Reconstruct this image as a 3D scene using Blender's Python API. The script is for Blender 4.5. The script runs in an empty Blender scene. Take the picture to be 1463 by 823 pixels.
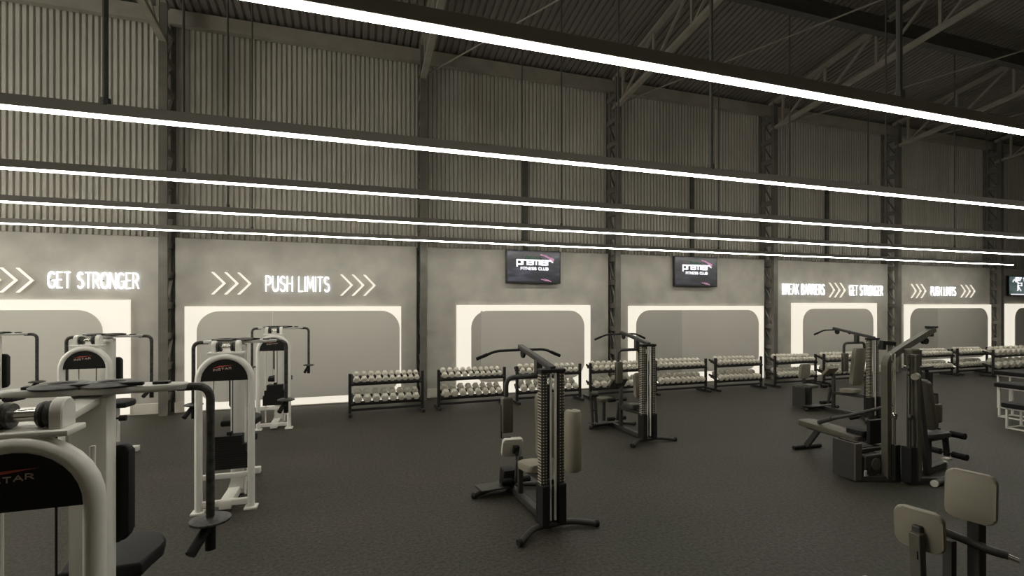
import bpy, bmesh, math, random
from mathutils import Vector, Matrix, Euler
random.seed(7)
C = bpy.context.scene.collection
SC = bpy.context.scene
PI = math.pi
# ------------------------------------------------------------------ camera
F_PX, CX, HZ, CAM_H = 700.0, 731.5, 437.0, 2.2
TH = math.atan((2870 - CX) / F_PX)              # angle between view axis and the wall direction (+X)
cam_d = bpy.data.cameras.new('camera'); cam = bpy.data.objects.new('camera', cam_d); C.objects.link(cam)
cam_d.sensor_width = 36; cam_d.lens = 36 * F_PX / 1463; cam_d.shift_y = (HZ - 411.5) / 1463
cam_d.clip_start = 0.05; cam_d.clip_end = 200
cam.location = (0, 0, CAM_H); cam.rotation_euler = (PI / 2, 0, TH - PI / 2)
SC.camera = cam
# ------------------------------------------------------------------ world, view, light levels
SC.view_settings.view_transform = 'Standard'; SC.view_settings.look = 'None'
SC.view_settings.gamma = 1; SC.view_settings.use_curve_mapping = False; SC.view_settings.exposure = 0
W = bpy.data.worlds.new('world'); SC.world = W; W.use_nodes = True
W.node_tree.nodes['Background'].inputs[0].default_value = (1.0, 0.93, 0.80, 1)
W.node_tree.nodes['Background'].inputs[1].default_value = 0.05
BAR_LIGHT = 26.0        # emission of the linear lights
GLOW = 0.82              # hidden LED light on the mirror surrounds, put in as surface emission
LETTER = 2.3
LEFT_FILL = 760.0             # added fill lamp from the left, set in an assumed unseen opening
dl = bpy.data.lights.new('left_fill', 'AREA'); dl.shape = 'RECTANGLE'; dl.size = 8.0; dl.size_y = 3.2; dl.energy = LEFT_FILL; dl.color = (1.0, 0.97, 0.88)
do = bpy.data.objects.new('left_fill', dl); C.objects.link(do); do.location = (-13.95, 7.0, 6.0); do.rotation_euler = (0, -PI / 2, 0)
SC.cycles.max_bounces = 6; SC.cycles.diffuse_bounces = 4; SC.cycles.sample_clamp_indirect = 4

def floor_at(px, py, z=0):
    """world point at height z that the pixel looks at (calibrated from the wall lines)"""
    Z = (CAM_H - z) * F_PX / (py - HZ); u = (px - CX) / F_PX
    return (Z * (math.cos(TH) + u * math.sin(TH)), Z * (math.sin(TH) - u * math.cos(TH)))
def x_at(px, y):
    u = (px - CX) / F_PX
    return y * (math.cos(TH) + u * math.sin(TH)) / (math.sin(TH) - u * math.cos(TH))

# ------------------------------------------------------------------ materials
def mat(name, col, rough=0.6, metal=0.0, var=0.0, scale=8.0, bump=0.0, bscale=60.0, emit=None, estr=0.0, detail=4, spec=0.5):
    m = bpy.data.materials.new(name); m.use_nodes = True
    n = m.node_tree.nodes; l = m.node_tree.links; b = n['Principled BSDF']
    b.inputs['Base Color'].default_value = (*col, 1); b.inputs['Roughness'].default_value = rough
    b.inputs['Metallic'].default_value = metal; b.inputs['Specular IOR Level'].default_value = spec
    if emit:
        b.inputs['Emission Color'].default_value = (*emit, 1); b.inputs['Emission Strength'].default_value = estr
    if var or bump:
        tc = n.new('ShaderNodeTexCoord')
    if var:
        t = n.new('ShaderNodeTexNoise'); t.inputs['Scale'].default_value = scale; t.inputs['Detail'].default_value = detail
        l.new(tc.outputs['Object'], t.inputs['Vector'])
        r = n.new('ShaderNodeValToRGB')
        r.color_ramp.elements[0].position = 0.3; r.color_ramp.elements[1].position = 0.7
        r.color_ramp.elements[0].color = (*[c * (1 - var) for c in col], 1)
        r.color_ramp.elements[1].color = (*[min(1, c * (1 + var)) for c in col], 1)
        l.new(t.outputs['Fac'], r.inputs['Fac']); l.new(r.outputs['Color'], b.inputs['Base Color'])
    if bump:
        t2 = n.new('ShaderNodeTexNoise'); t2.inputs['Scale'].default_value = bscale; t2.inputs['Detail'].default_value = 6
        l.new(tc.outputs['Object'], t2.inputs['Vector'])
        bp = n.new('ShaderNodeBump'); bp.inputs['Strength'].default_value = bump; bp.inputs['Distance'].default_value = 0.01
        l.new(t2.outputs['Fac'], bp.inputs['Height']); l.new(bp.outputs['Normal'], b.inputs['Normal'])
    return m

def floor_mat():
    m = mat('rubber_floor', (0.04, 0.036, 0.030), 0.62, bump=0.35, bscale=55, spec=0.35)
    n = m.node_tree.nodes; l = m.node_tree.links; b = n['Principled BSDF']
    tc = n.new('ShaderNodeTexCoord')
    a = n.new('ShaderNodeTexNoise'); a.inputs['Scale'].default_value = 0.9; a.inputs['Detail'].default_value = 3
    s = n.new('ShaderNodeTexNoise'); s.inputs['Scale'].default_value = 30; s.inputs['Detail'].default_value = 8; s.inputs['Roughness'].default_value = 0.75
    l.new(tc.outputs['Object'], a.inputs['Vector']); l.new(tc.outputs['Object'], s.inputs['Vector'])
    r1 = n.new('ShaderNodeValToRGB'); e = r1.color_ramp.elements
    e[0].position = .35; e[0].color = (.031, .0305, .0195, 1); e[1].position = .65; e[1].color = (.041, .0335, .027, 1)
    r2 = n.new('ShaderNodeValToRGB'); e = r2.color_ramp.elements
    e[0].position = .36; e[0].color = (.25, .25, .25, 1); e[1].position = .66; e[1].color = (1.85, 1.85, 1.85, 1)
    l.new(a.outputs['Fac'], r1.inputs['Fac']); l.new(s.outputs['Fac'], r2.inputs['Fac'])
    mx = n.new('ShaderNodeMix'); mx.data_type = 'RGBA'; mx.blend_type = 'MULTIPLY'; mx.inputs[0].default_value = 1
    l.new(r1.outputs['Color'], mx.inputs[6]); l.new(r2.outputs['Color'], mx.inputs[7]); l.new(mx.outputs[2], b.inputs['Base Color'])
    return m

M = dict(
    floor=floor_mat(),
    concrete=mat('concrete_panel', (0.44, 0.42, 0.37), 0.85, var=0.13, scale=2.2, bump=0.15, bscale=25, detail=8),
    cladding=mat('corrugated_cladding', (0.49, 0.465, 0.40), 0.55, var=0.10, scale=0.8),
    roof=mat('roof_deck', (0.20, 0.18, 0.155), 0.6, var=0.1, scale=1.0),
    steel=mat('painted_steel', (0.135, 0.125, 0.105), 0.55, var=0.2, scale=3),
    truss=mat('truss_steel', (0.30, 0.275, 0.225), 0.55, var=0.12, scale=3),
    darksteel=mat('dark_steel', (0.075, 0.07, 0.06), 0.5, var=0.15, scale=4),
    plinth=mat('pale_plinth', (0.62, 0.58, 0.50), 0.7, var=0.05, scale=3),
    bar=mat('light_diffuser', (0.9, 0.9, 0.88), 0.5, emit=(1.0, 0.965, 0.865), estr=BAR_LIGHT),
    barbody=mat('light_housing', (0.26, 0.245, 0.215), 0.5),
    glow=mat('painted_glow_surround', (0.25, 0.24, 0.21), 0.6, emit=(1.0, 0.93, 0.79), estr=GLOW),
    letter=mat('lit_letters', (0.9, 0.9, 0.95), 0.5, emit=(0.92, 0.95, 1.0), estr=LETTER),
    chevron=mat('lit_chevron', (0.5, 0.48, 0.44), 0.5, emit=(1.0, 0.93, 0.80), estr=0.72),
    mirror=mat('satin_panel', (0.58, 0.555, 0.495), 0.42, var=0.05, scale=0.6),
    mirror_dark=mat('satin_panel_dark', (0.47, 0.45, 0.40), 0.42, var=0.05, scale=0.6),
    white=mat('white_enamel', (0.78, 0.76, 0.70), 0.35, var=0.05, scale=5),
    white_arm=mat('grey_enamel', (0.50, 0.49, 0.45), 0.4, var=0.06, scale=5),
    chrome=mat('chrome', (0.75, 0.73, 0.68), 0.22, metal=1.0),
    black=mat('black_plastic', (0.010, 0.010, 0.009), 0.55, spec=0.3),
    vinyl=mat('black_vinyl', (0.008, 0.008, 0.008), 0.6, bump=0.05, bscale=200, spec=0.25),
    frame=mat('gunmetal_frame', (0.033, 0.031, 0.026), 0.5, var=0.12, scale=10),
    frame_tan=mat('bronze_frame', (0.080, 0.073, 0.054), 0.45, var=0.1, scale=8),
    tan=mat('tan_vinyl', (0.215, 0.196, 0.145), 0.55, var=0.05, scale=6, bump=0.05, bscale=150),
    pale=mat('pale_vinyl', (0.55, 0.53, 0.47), 0.5, var=0.04, scale=6),
    mottled=mat('mottled_rubber', (0.040, 0.038, 0.032), 0.5, var=0.75, scale=30),
    bell=mat('dumbbell_white', (0.68, 0.645, 0.55), 0.5, var=0.10, scale=12),
    rack=mat('rack_black', (0.014, 0.013, 0.012), 0.45),
    steelrod=mat('guide_rod', (0.78, 0.75, 0.68), 0.3),
    stud=mat('pale_stud', (0.5, 0.46, 0.36), 0.4),
    tvblack=mat('screen_bezel', (0.008, 0.008, 0.010), 0.3),
    red=mat('plate_red', (0.55, 0.10, 0.07), 0.5),
    platetext=mat('plate_text', (0.62, 0.50, 0.45), 0.5),
    sticker=mat('white_sticker', (0.6, 0.6, 0.57), 0.5),
    scr_white=mat('screen_white', (0.5, 0.5, 0.5), 0.4, emit=(0.93, 0.92, 1.0), estr=0.9),
    scr_pink=mat('screen_pink', (0.3, 0.1, 0.2), 0.4, emit=(0.75, 0.42, 0.62), estr=0.45),
    scr_green=mat('screen_green', (0.01, 0.03, 0.02), 0.4, emit=(0.10, 0.32, 0.22), estr=0.10),
)
def screen_mat(name, c0, c1, c2, est):
    m = mat(name, (0.01, 0.01, 0.012), 0.25); n = m.node_tree.nodes; l = m.node_tree.links; b = n['Principled BSDF']
    tc = n.new('ShaderNodeTexCoord'); t = n.new('ShaderNodeTexNoise'); t.inputs['Scale'].default_value = 2.2
    mp = n.new('ShaderNodeMapping'); mp.inputs['Scale'].default_value = (0.5, 1, 2.2)
    l.new(tc.outputs['Object'], mp.inputs['Vector']); l.new(mp.outputs['Vector'], t.inputs['Vector'])
    r = n.new('ShaderNodeValToRGB'); r.color_ramp.elements[0].position = .38; r.color_ramp.elements[1].position = .68
    r.color_ramp.elements[0].color = (*c0, 1); r.color_ramp.elements[1].color = (*c2, 1)
    e = r.color_ramp.elements.new(.52); e.color = (*c1, 1)
    l.new(t.outputs['Fac'], r.inputs['Fac']); l.new(r.outputs['Color'], b.inputs['Emission Color']); b.inputs['Emission Strength'].default_value = est
    return m
M['screen'] = screen_mat('screen_picture', (.002, .002, .006), (.008, .008, .016), (.050, .050, .080), 1.0)
M['screen_dark'] = screen_mat('screen_picture_dark', (.003, .003, .006), (.008, .009, .016), (.022, .024, .036), 1.0)
M['screen_teal'] = screen_mat('screen_picture_teal', (.055, .085, .078), (.075, .11, .105), (.10, .13, .13), 1.0)

# ------------------------------------------------------------------ mesh helpers
def frame_from(d, up=Vector((0, 0, 1))):
    d = Vector(d).normalized(); up = Vector(up)
    if abs(d.dot(up)) > 0.98: up = Vector((0, 1, 0)) if abs(d.y) < 0.9 else Vector((1, 0, 0))
    s = d.cross(up).normalized(); u = s.cross(d).normalized()
    return s, d, u

class MB:
    def __init__(self): self.bm = bmesh.new(); self.mi = 0
    def _tag(self, faces):
        for f in faces: f.material_index = self.mi
    def box(self, c, s, rot=None, bevel=0.0, seg=2):
        r = bmesh.ops.create_cube(self.bm, size=1.0); vs = r['verts']
        mx = Matrix.Translation(Vector(c)) @ (rot.to_4x4() if rot is not None else Matrix.Identity(4)) @ Matrix.Diagonal((*s, 1))
        bmesh.ops.transform(self.bm, matrix=mx, verts=vs)
        fs = set(f for v in vs for f in v.link_faces); self._tag(fs)
        if bevel:
            es = list(set(e for v in vs for e in v.link_edges))
            bmesh.ops.bevel(self.bm, geom=es, offset=bevel, segments=seg, profile=0.5, affect='EDGES')
        return self
    def bar(self, p, q, w, h, up=(0, 0, 1), bevel=0.0):
        p, q = Vector(p), Vector(q); s, d, u = frame_from(q - p, up)
        R = Matrix((s, d, u)).transposed()
        return self.box((p + q) / 2, (w, (q - p).length, h), R, bevel)
    def cyl(self, p, q, r, seg=12, r2=None):
        p, q = Vector(p), Vector(q); s, d, u = frame_from(q - p)
        r2 = r if r2 is None else r2; a, b = [], []
        for i in range(seg):
            t = 2 * PI * i / seg; o = s * math.cos(t) + u * math.sin(t)
            a.append(self.bm.verts.new(p + o * r)); b.append(self.bm.verts.new(q + o * r2))
        fs = [self.bm.faces.new((a[i], b[i], b[(i + 1) % seg], a[(i + 1) % seg])) for i in range(seg)]
        fs.append(self.bm.faces.new(a)); fs.append(self.bm.faces.new(b[::-1])); self._tag(fs)
        return self
    def lathe(self, c, axis, prof, seg=20):
        """prof: (distance along axis, radius) pairs; ends closed"""
        c = Vector(c); s, d, u = frame_from(axis); rings = []
        for (h, r) in prof:
            rings.append([self.bm.verts.new(c + d * h + (s * math.cos(2 * PI * i / seg) + u * math.sin(2 * PI * i / seg)) * r) for i in range(seg)])
        fs = []
        for A, B in zip(rings, rings[1:]):
            fs += [self.bm.faces.new((A[i], B[i], B[(i + 1) % seg], A[(i + 1) % seg])) for i in range(seg)]
        fs.append(self.bm.faces.new(rings[0])); fs.append(self.bm.faces.new(rings[-1][::-1])); self._tag(fs)
        return self
    def tube(self, pts, r, seg=10, fillet=0.0, fs=5, flat=None):
        pts = [Vector(p) for p in pts]
        if fillet:
            out = [pts[0]]
            for a, b, c in zip(pts, pts[1:], pts[2:]):
                k = min(fillet, (a - b).length * .49, (c - b).length * .49)
                p0 = b + (a - b).normalized() * k; p1 = b + (c - b).normalized() * k
                for i in range(fs + 1):
                    t = i / fs; out.append(p0 * (1 - t) ** 2 + b * 2 * t * (1 - t) + p1 * t * t)
            out.append(pts[-1]); pts = out
        rings = []; u = None
        for i, p in enumerate(pts):
            d = (pts[min(i + 1, len(pts) - 1)] - pts[max(i - 1, 0)]).normalized()
            if u is None: s, _, u = frame_from(d)
            u = (u - d * u.dot(d)).normalized(); s = d.cross(u).normalized()
            rw, rh = (r, r) if flat is None else flat
            if seg == 4:
                ring = [self.bm.verts.new(p + s * sx * rw + u * sz * rh) for sx, sz in ((1, 1), (-1, 1), (-1, -1), (1, -1))]
            else:
                ring = [self.bm.verts.new(p + s * math.cos(2 * PI * k / seg) * rw + u * math.sin(2 * PI * k / seg) * rh) for k in range(seg)]
            rings.append(ring)
        fs_ = []
        for A, B in zip(rings, rings[1:]):
            fs_ += [self.bm.faces.new((A[i], A[(i + 1) % seg], B[(i + 1) % seg], B[i])) for i in range(seg)]
        fs_.append(self.bm.faces.new(rings[0][::-1])); fs_.append(self.bm.faces.new(rings[-1])); self._tag(fs_)
        return self
    def prism(self, outline, t, mx, bevel=0.0, seg=2):
        """outline in local xy, extruded to z = t, then mx"""
        a = [self.bm.verts.new(mx @ Vector((x, y, 0))) for x, y in outline]
        b = [self.bm.verts.new(mx @ Vector((x, y, t))) for x, y in outline]
        n = len(a); fs = [self.bm.faces.new((a[i], a[(i + 1) % n], b[(i + 1) % n], b[i])) for i in range(n)]
        f0 = self.bm.faces.new(a[::-1]); f1 = self.bm.faces.new(b); fs += [f0, f1]; self._tag(fs)
        if bevel:
            es = list(set(list(f0.edges) + list(f1.edges)))
            bmesh.ops.bevel(self.bm, geom=es, offset=bevel, segments=seg, profile=0.5, affect='EDGES')
        return self
    def pad(self, c, w, h, t, r=0.05, rot=None, bevel=0.018):
        """upholstered pad: rounded rectangle w x h in local xz, thickness t along local y, centred on c"""
        R = (rot.to_4x4() if rot is not None else Matrix.Identity(4))
        mx = Matrix.Translation(Vector(c)) @ R @ Matrix.Rotation(PI / 2, 4, 'X') @ Matrix.Translation((0, 0, -t / 2))
        return self.prism(rrect(w, h, r), t, mx, bevel, 3)
    def build(self, name, m, parent=None, smooth=True, ang=40):
        me = bpy.data.meshes.new(name); bmesh.ops.recalc_face_normals(self.bm, faces=self.bm.faces[:])
        self.bm.to_mesh(me); self.bm.free()
        for k in (m if isinstance(m, (list, tuple)) else [m]): me.materials.append(M[k])
        if smooth:
            me.polygons.foreach_set('use_smooth', [True] * len(me.polygons)); me.set_sharp_from_angle(angle=math.radians(ang))
        o = bpy.data.objects.new(name, me); C.objects.link(o)
        if parent is not None: o.parent = parent
        return o

def rrect(w, h, r, n=6, r2=None):
    """rounded rectangle outline centred on the origin"""
    pts = []
    for cx, cy, a0 in ((w / 2, h / 2, 0), (-w / 2, h / 2, 90), (-w / 2, -h / 2, 180), (w / 2, -h / 2, 270)):
        for i in range(n + 1):
            a = math.radians(a0 + 90 * i / n)
            pts.append((cx - math.copysign(r, cx) + r * math.cos(a), cy - math.copysign(r, cy) + r * math.sin(a)))
    return pts
def rx(a): return Matrix.Rotation(a, 3, 'X')
def ry(a): return Matrix.Rotation(a, 3, 'Y')
def rz(a): return Matrix.Rotation(a, 3, 'Z')

def tag(o, label=None, cat=None, group=None, kind=None):
    if label: o['label'] = label
    if cat: o['category'] = cat
    if group: o['group'] = group
    if kind: o['kind'] = kind
    return o
def thing(name, label, cat, loc=(0, 0, 0), rot=0.0, group=None):
    o = bpy.data.objects.new(name, None); o.empty_display_size = .1; C.objects.link(o)
    o.location = loc; o.rotation_euler = (0, 0, rot)
    return tag(o, label, cat, group)
def struct(o, label=None):
    o['kind'] = 'structure'
    if label: o['label'] = label
    return o
def kids(o): return list(o.children)
def copy_tree(o, parent=None):
    c = o.copy(); C.objects.link(c)
    if parent is not None: c.parent = parent
    for ch in kids(o): copy_tree(ch, c)
    return c

# ------------------------------------------------------------------ the hall
YW = 11.75                     # face of the concrete wall
YC = 12.05                     # corrugated cladding behind and above it
COLS = [-8.85 + 5.18 * k for k in range(-1, 9)]
COLS = [-14.0, -8.80, -3.58, 1.59, 6.71, 12.04, 17.30, 22.62, 27.7, 32.75]
X0, X1, Y0 = -14.2, 33.0, -6.0
ROOF_Z, ROOF_S = 8.42, 0.20
def roof_z(y): return ROOF_Z + ROOF_S * (YC - y)
b = MB(); b.box(((X0 + X1) / 2, (Y0 + YC + .3) / 2, -0.05), (X1 - X0, YC + .3 - Y0, 0.10)); struct(b.build('floor', 'floor', smooth=False), 'dark mottled rubber gym floor')

def corrugated(name, m, length, depth, pitch, place):
    """trapezoid sheet; place(u, w, n) maps run, rise (0..1) and relief to a point"""
    bm = bmesh.new(); prof = []
    n = int(length / pitch)
    for i in range(n):
        u = i * pitch
        prof += [(u, 0), (u + pitch * .22, 0), (u + pitch * .32, depth), (u + pitch * .90, depth)]
    prof.append((n * pitch, 0))
    a = [bm.verts.new(place(u, 0, d)) for u, d in prof]; c = [bm.verts.new(place(u, 1, d)) for u, d in prof]
    for i in range(len(prof) - 1): bm.faces.new((a[i], a[i + 1], c[i + 1], c[i]))
    me = bpy.data.meshes.new(name); bm.to_mesh(me); bm.free(); me.materials.append(M[m])
    o = bpy.data.objects.new(name, me); C.objects.link(o)
    sd = o.modifiers.new('thickness', 'SOLIDIFY'); sd.thickness = 0.004
    return struct(o)
corrugated('wall_back_cladding', 'cladding', X1 - X0, -0.045, 0.105, lambda u, w, d: (X0 + u, YC + d, 0.0 + w * (ROOF_Z + .02)))
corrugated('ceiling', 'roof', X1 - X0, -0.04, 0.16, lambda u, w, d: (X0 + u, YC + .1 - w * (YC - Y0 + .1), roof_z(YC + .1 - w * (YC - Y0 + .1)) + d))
# left end wall: lower sheet, upper strip and the piers beside a high opening invented for the added fill lamp
OY0, OY1, OZ0, OZ1 = 2.9, 11.1, 4.3, 7.7
corrugated('wall_left', 'cladding', YC - Y0, 0.035, 0.105, lambda u, w, d: (X0 + d, Y0 + u, w * OZ0))
corrugated('wall_left', 'cladding', YC - Y0, 0.035, 0.105, lambda u, w, d: (X0 + d, Y0 + u, OZ1 + w * (roof_z(Y0 + u) - OZ1)))
corrugated('wall_left', 'cladding', OY0 - Y0, 0.035, 0.105, lambda u, w, d: (X0 + d, Y0 + u, OZ0 + w * (OZ1 - OZ0)))
corrugated('wall_left', 'cladding', YC - OY1, 0.035, 0.105, lambda u, w, d: (X0 + d, OY1 + u, OZ0 + w * (OZ1 - OZ0)))
corrugated('wall_front', 'cladding', X1 - X0, 0.035, 0.105, lambda u, w, d: (X0 + u, Y0 + d, w * roof_z(Y0)))
corrugated('wall_right', 'cladding', YC - Y0, -0.035, 0.105, lambda u, w, d: (X1 + d, Y0 + u, w * roof_z(Y0 + u)))
# concrete wall panels, one per bay
for xa, xb in zip(COLS, COLS[1:]):
    b = MB(); b.box(((xa + xb) / 2, YW + .11, 1.805), (xb - xa - .25, .22, 3.61), bevel=.012, seg=1)
    struct(b.build('wall_back', 'concrete', smooth=False), 'rough grey concrete wall panel between steel columns')
    b = MB(); b.box(((xa + xb) / 2, YW - .02, .11), (xb - xa - .25, .04, .22), bevel=.006, seg=1)
    struct(b.build('baseboard_back', 'plinth', smooth=False), 'pale plinth along the foot of the concrete wall')
# laced steel columns
def column_mesh():
    b = MB(); top = 8.3
    b.box((0, 11.475, top / 2), (.15, .05, top)); b.box((0, 11.555, top / 2), (.035, .12, top))
    b.box((0, 11.99, top / 2), (.15, .05, top)); b.box((0, 11.91, top / 2), (.035, .12, top))
    z = .35; k = 0
    while z < top:
        b.box((0, 11.73, z), (.11, .46, .13))
        z2 = z + .62
        if z2 < top: b.bar((.03 * (1 if k % 2 else -1), 11.55, z), (.03 * (1 if k % 2 else -1), 11.92, z2), .02, .05, up=(1, 0, 0))
        z = z2; k += 1
    return b
c0 = None
for x in COLS:
    if c0 is None: o = c0 = column_mesh().build('steel_column', 'steel', smooth=False)
    else: o = c0.copy(); C.objects.link(o)
    o.location.x = x; struct(o, 'laced steel column standing against the back wall')
# intermediate wind posts on the cladding
for x in (4.28, 9.45, 14.7):
    b = MB(); b.box((x, YC - .085, 4.9), (.12, .07, 2.6)); struct(b.build('steel_post', 'darksteel', smooth=False), 'short steel post on the cladding between two columns')
b = MB(); b.box(((X0 + X1) / 2, 11.80, 8.17), (X1 - X0 - .1, .06, .30)); b.box(((X0 + X1) / 2, 11.86, 8.05), (X1 - X0 - .1, .16, .04)); b.box(((X0 + X1) / 2, 11.86, 8.30), (X1 - X0 - .1, .16, .04))
struct(b.build('eave_beam', 'truss', smooth=False), 'dark steel eave beam along the top of the back wall')
b = MB(); yb = 8.25; b.box(((X0 + X1) / 2, yb, 8.76), (X1 - X0 - .1, .05, .34)); b.box(((X0 + X1) / 2, yb, 8.60), (X1 - X0 - .1, .18, .03)); b.box(((X0 + X1) / 2, yb, 8.93), (X1 - X0 - .1, .18, .03))
struct(b.build('roof_beam', 'darksteel', smooth=False), 'dark steel tie beam running along under the roof')
for y in (4.2, .2):
    b = MB(); b.box(((X0 + X1) / 2, y, roof_z(y) - .13), (X1 - X0 - .1, .07, .16)); struct(b.build('purlin', 'darksteel', smooth=False), 'steel purlin under the roof deck')
# roof trusses
def truss_mesh():
    b = MB(); bz = lambda y: 7.50 + .153 * (11.6 - y); tz = lambda y: roof_z(y) - .24
    b.bar((0, 11.65, bz(11.65)), (0, -5, bz(-5)), .13, .09); b.bar((0, 11.65, tz(11.65)), (0, -5, tz(-5)), .13, .09)
    y = 11.2; k = 0
    while y > -4.5:
        b.bar((0, y, bz(y)), (0, y, tz(y)), .05, .06, up=(0, 1, 0))
        y2 = y - 1.35
        b.bar((0, y, bz(y)), (0, y2, tz(y2)), .05, .05, up=(1, 0, 0)); y = y2
    return b
t0 = None
for x in COLS[1:-1]:
    if t0 is None: o = t0 = truss_mesh().build('roof_truss', 'truss', smooth=False)
    else: o = t0.copy(); C.objects.link(o)
    o.location.x = x; struct(o, 'steel roof truss springing from a column')
for x in COLS[3:-2]:
    b = MB(); b.cyl((x, 11.5, 7.55), (x + 5.2, 4.6, 8.75), .018, 8); struct(b.build('brace_rod', 'truss'), 'thin steel brace rod under the roof')

# ------------------------------------------------------------------ linear lights
BAR_Z = CAM_H + 1.41
bars = [(2.50, 'nearest the camera, highest of five in view', [3.77]), (4.43, 'second from the camera', [-1.75, 3.75, 9.3]),
        (6.40, 'third from the camera, middle of five', [-1.8, 3.75, 9.3, 14.8]), (8.47, 'fourth from the camera', [-1.8, 3.75, 9.3, 14.8]),
        (10.70, 'closest to the back wall, lowest of five in view', [-1.85, 3.75, 9.3, 14.8, 20.3])]
for y, lab, rods in bars:
    t = thing('linear_light', 'long suspended white light bar ' + lab, 'light', (0, y, BAR_Z), 0, 'light bars across the hall')
    xa, xb = -13.5, 21.7
    b = MB(); b.box(((xa + xb) / 2, 0, .0525), (xb - xa, .057, .085), bevel=.004, seg=1); b.build('housing', 'barbody', t, False)
    b = MB(); b.box(((xa + xb) / 2, 0, .003), (xb - xa - .02, .053, .016)); b.build('diffuser', 'bar', t, False)
    for x in rods:
        b = MB(); r = .02 if y < 5 else .014
        b.cyl((x, 0, .085), (x, 0, roof_z(y) - BAR_Z - .03), r, 8); b.cyl((x, 0, .085), (x, 0, .14), r * 1.8, 8); b.build('hanger_rod', 'darksteel', t)

# ------------------------------------------------------------------ lit mirror alcoves
alcoves = [  # rect x0, x1, top; panel x0, x1, top, bottom; seam x
    (-8.3, -4.22, 2.32, -7.9, -4.65, 2.12, .28, None, 'left of first column under GET STRONGER'),
    (-3.27, 1.10, 2.19, -3.04, 1.06, 2.09, .19, -1.62, 'under PUSH LIMITS, behind leftmost rack'),
    (2.42, 6.01, 2.22, 2.77, 5.81, 2.08, .32, 3.02, 'under the larger screen'),
    (7.18, 11.82, 2.20, 7.38, 11.58, 2.08, .32, 8.85, 'under the second screen'),
    (12.95, 16.57, 2.29, 13.32, 16.34, 2.11, .34, None, 'under BREAK BARRIERS'),
    (17.93, 22.44, 2.25, 18.10, 22.16, 2.12, .34, 19.45, 'before the last column, under small PUSH LIMITS'),
    (23.33, 26.9, 2.28, 23.75, 26.6, 2.12, .34, None, 'at the right edge, under the teal screen')]
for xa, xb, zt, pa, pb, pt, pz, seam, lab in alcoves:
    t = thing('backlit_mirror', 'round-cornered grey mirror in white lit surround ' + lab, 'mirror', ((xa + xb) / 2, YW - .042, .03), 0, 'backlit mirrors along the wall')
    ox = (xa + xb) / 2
    b = MB(); b.box((0, .008, (zt - .03) / 2), (xb - xa, .064, zt - .03)); b.build('painted_glow_surround', 'glow', t, False)
    W_, H_ = pb - pa, pt - pz; cx_, cz_ = (pa + pb) / 2 - ox, (pt + pz) / 2 - .03
    out = rrect(W_, H_, .42, 10)
    mx = Matrix.Translation((cx_, -.05, cz_)) @ Matrix.Rotation(PI / 2, 4, 'X')
    if seam is None:
        b = MB(); b.prism(out, .02, mx); b.build('mirror_pane', 'mirror', t, False)
    else:
        sx = seam - (pa + pb) / 2
        L = [p for p in out if p[0] < sx]; R = [p for p in out if p[0] > sx]
        ys = (H_ / 2, -H_ / 2)
        # outline runs counter-clockwise from the top right corner
        Lq = [(sx - .003, ys[0])] + L + [(sx - .003, ys[1])]
        top = [p for p in R if p[1] > 0]; bot = [p for p in R if p[1] <= 0]
        Rq = bot + top + [(sx + .003, ys[0]), (sx + .003, ys[1])]
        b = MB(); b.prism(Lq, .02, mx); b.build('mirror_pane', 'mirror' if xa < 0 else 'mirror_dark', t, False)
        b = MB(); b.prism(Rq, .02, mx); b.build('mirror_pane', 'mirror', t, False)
    b = MB(); b.box((cx_, -.037, cz_), (W_ - .9, .03, H_ - .7)); b.build('mounting_frame', 'darksteel', t, False)

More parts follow.
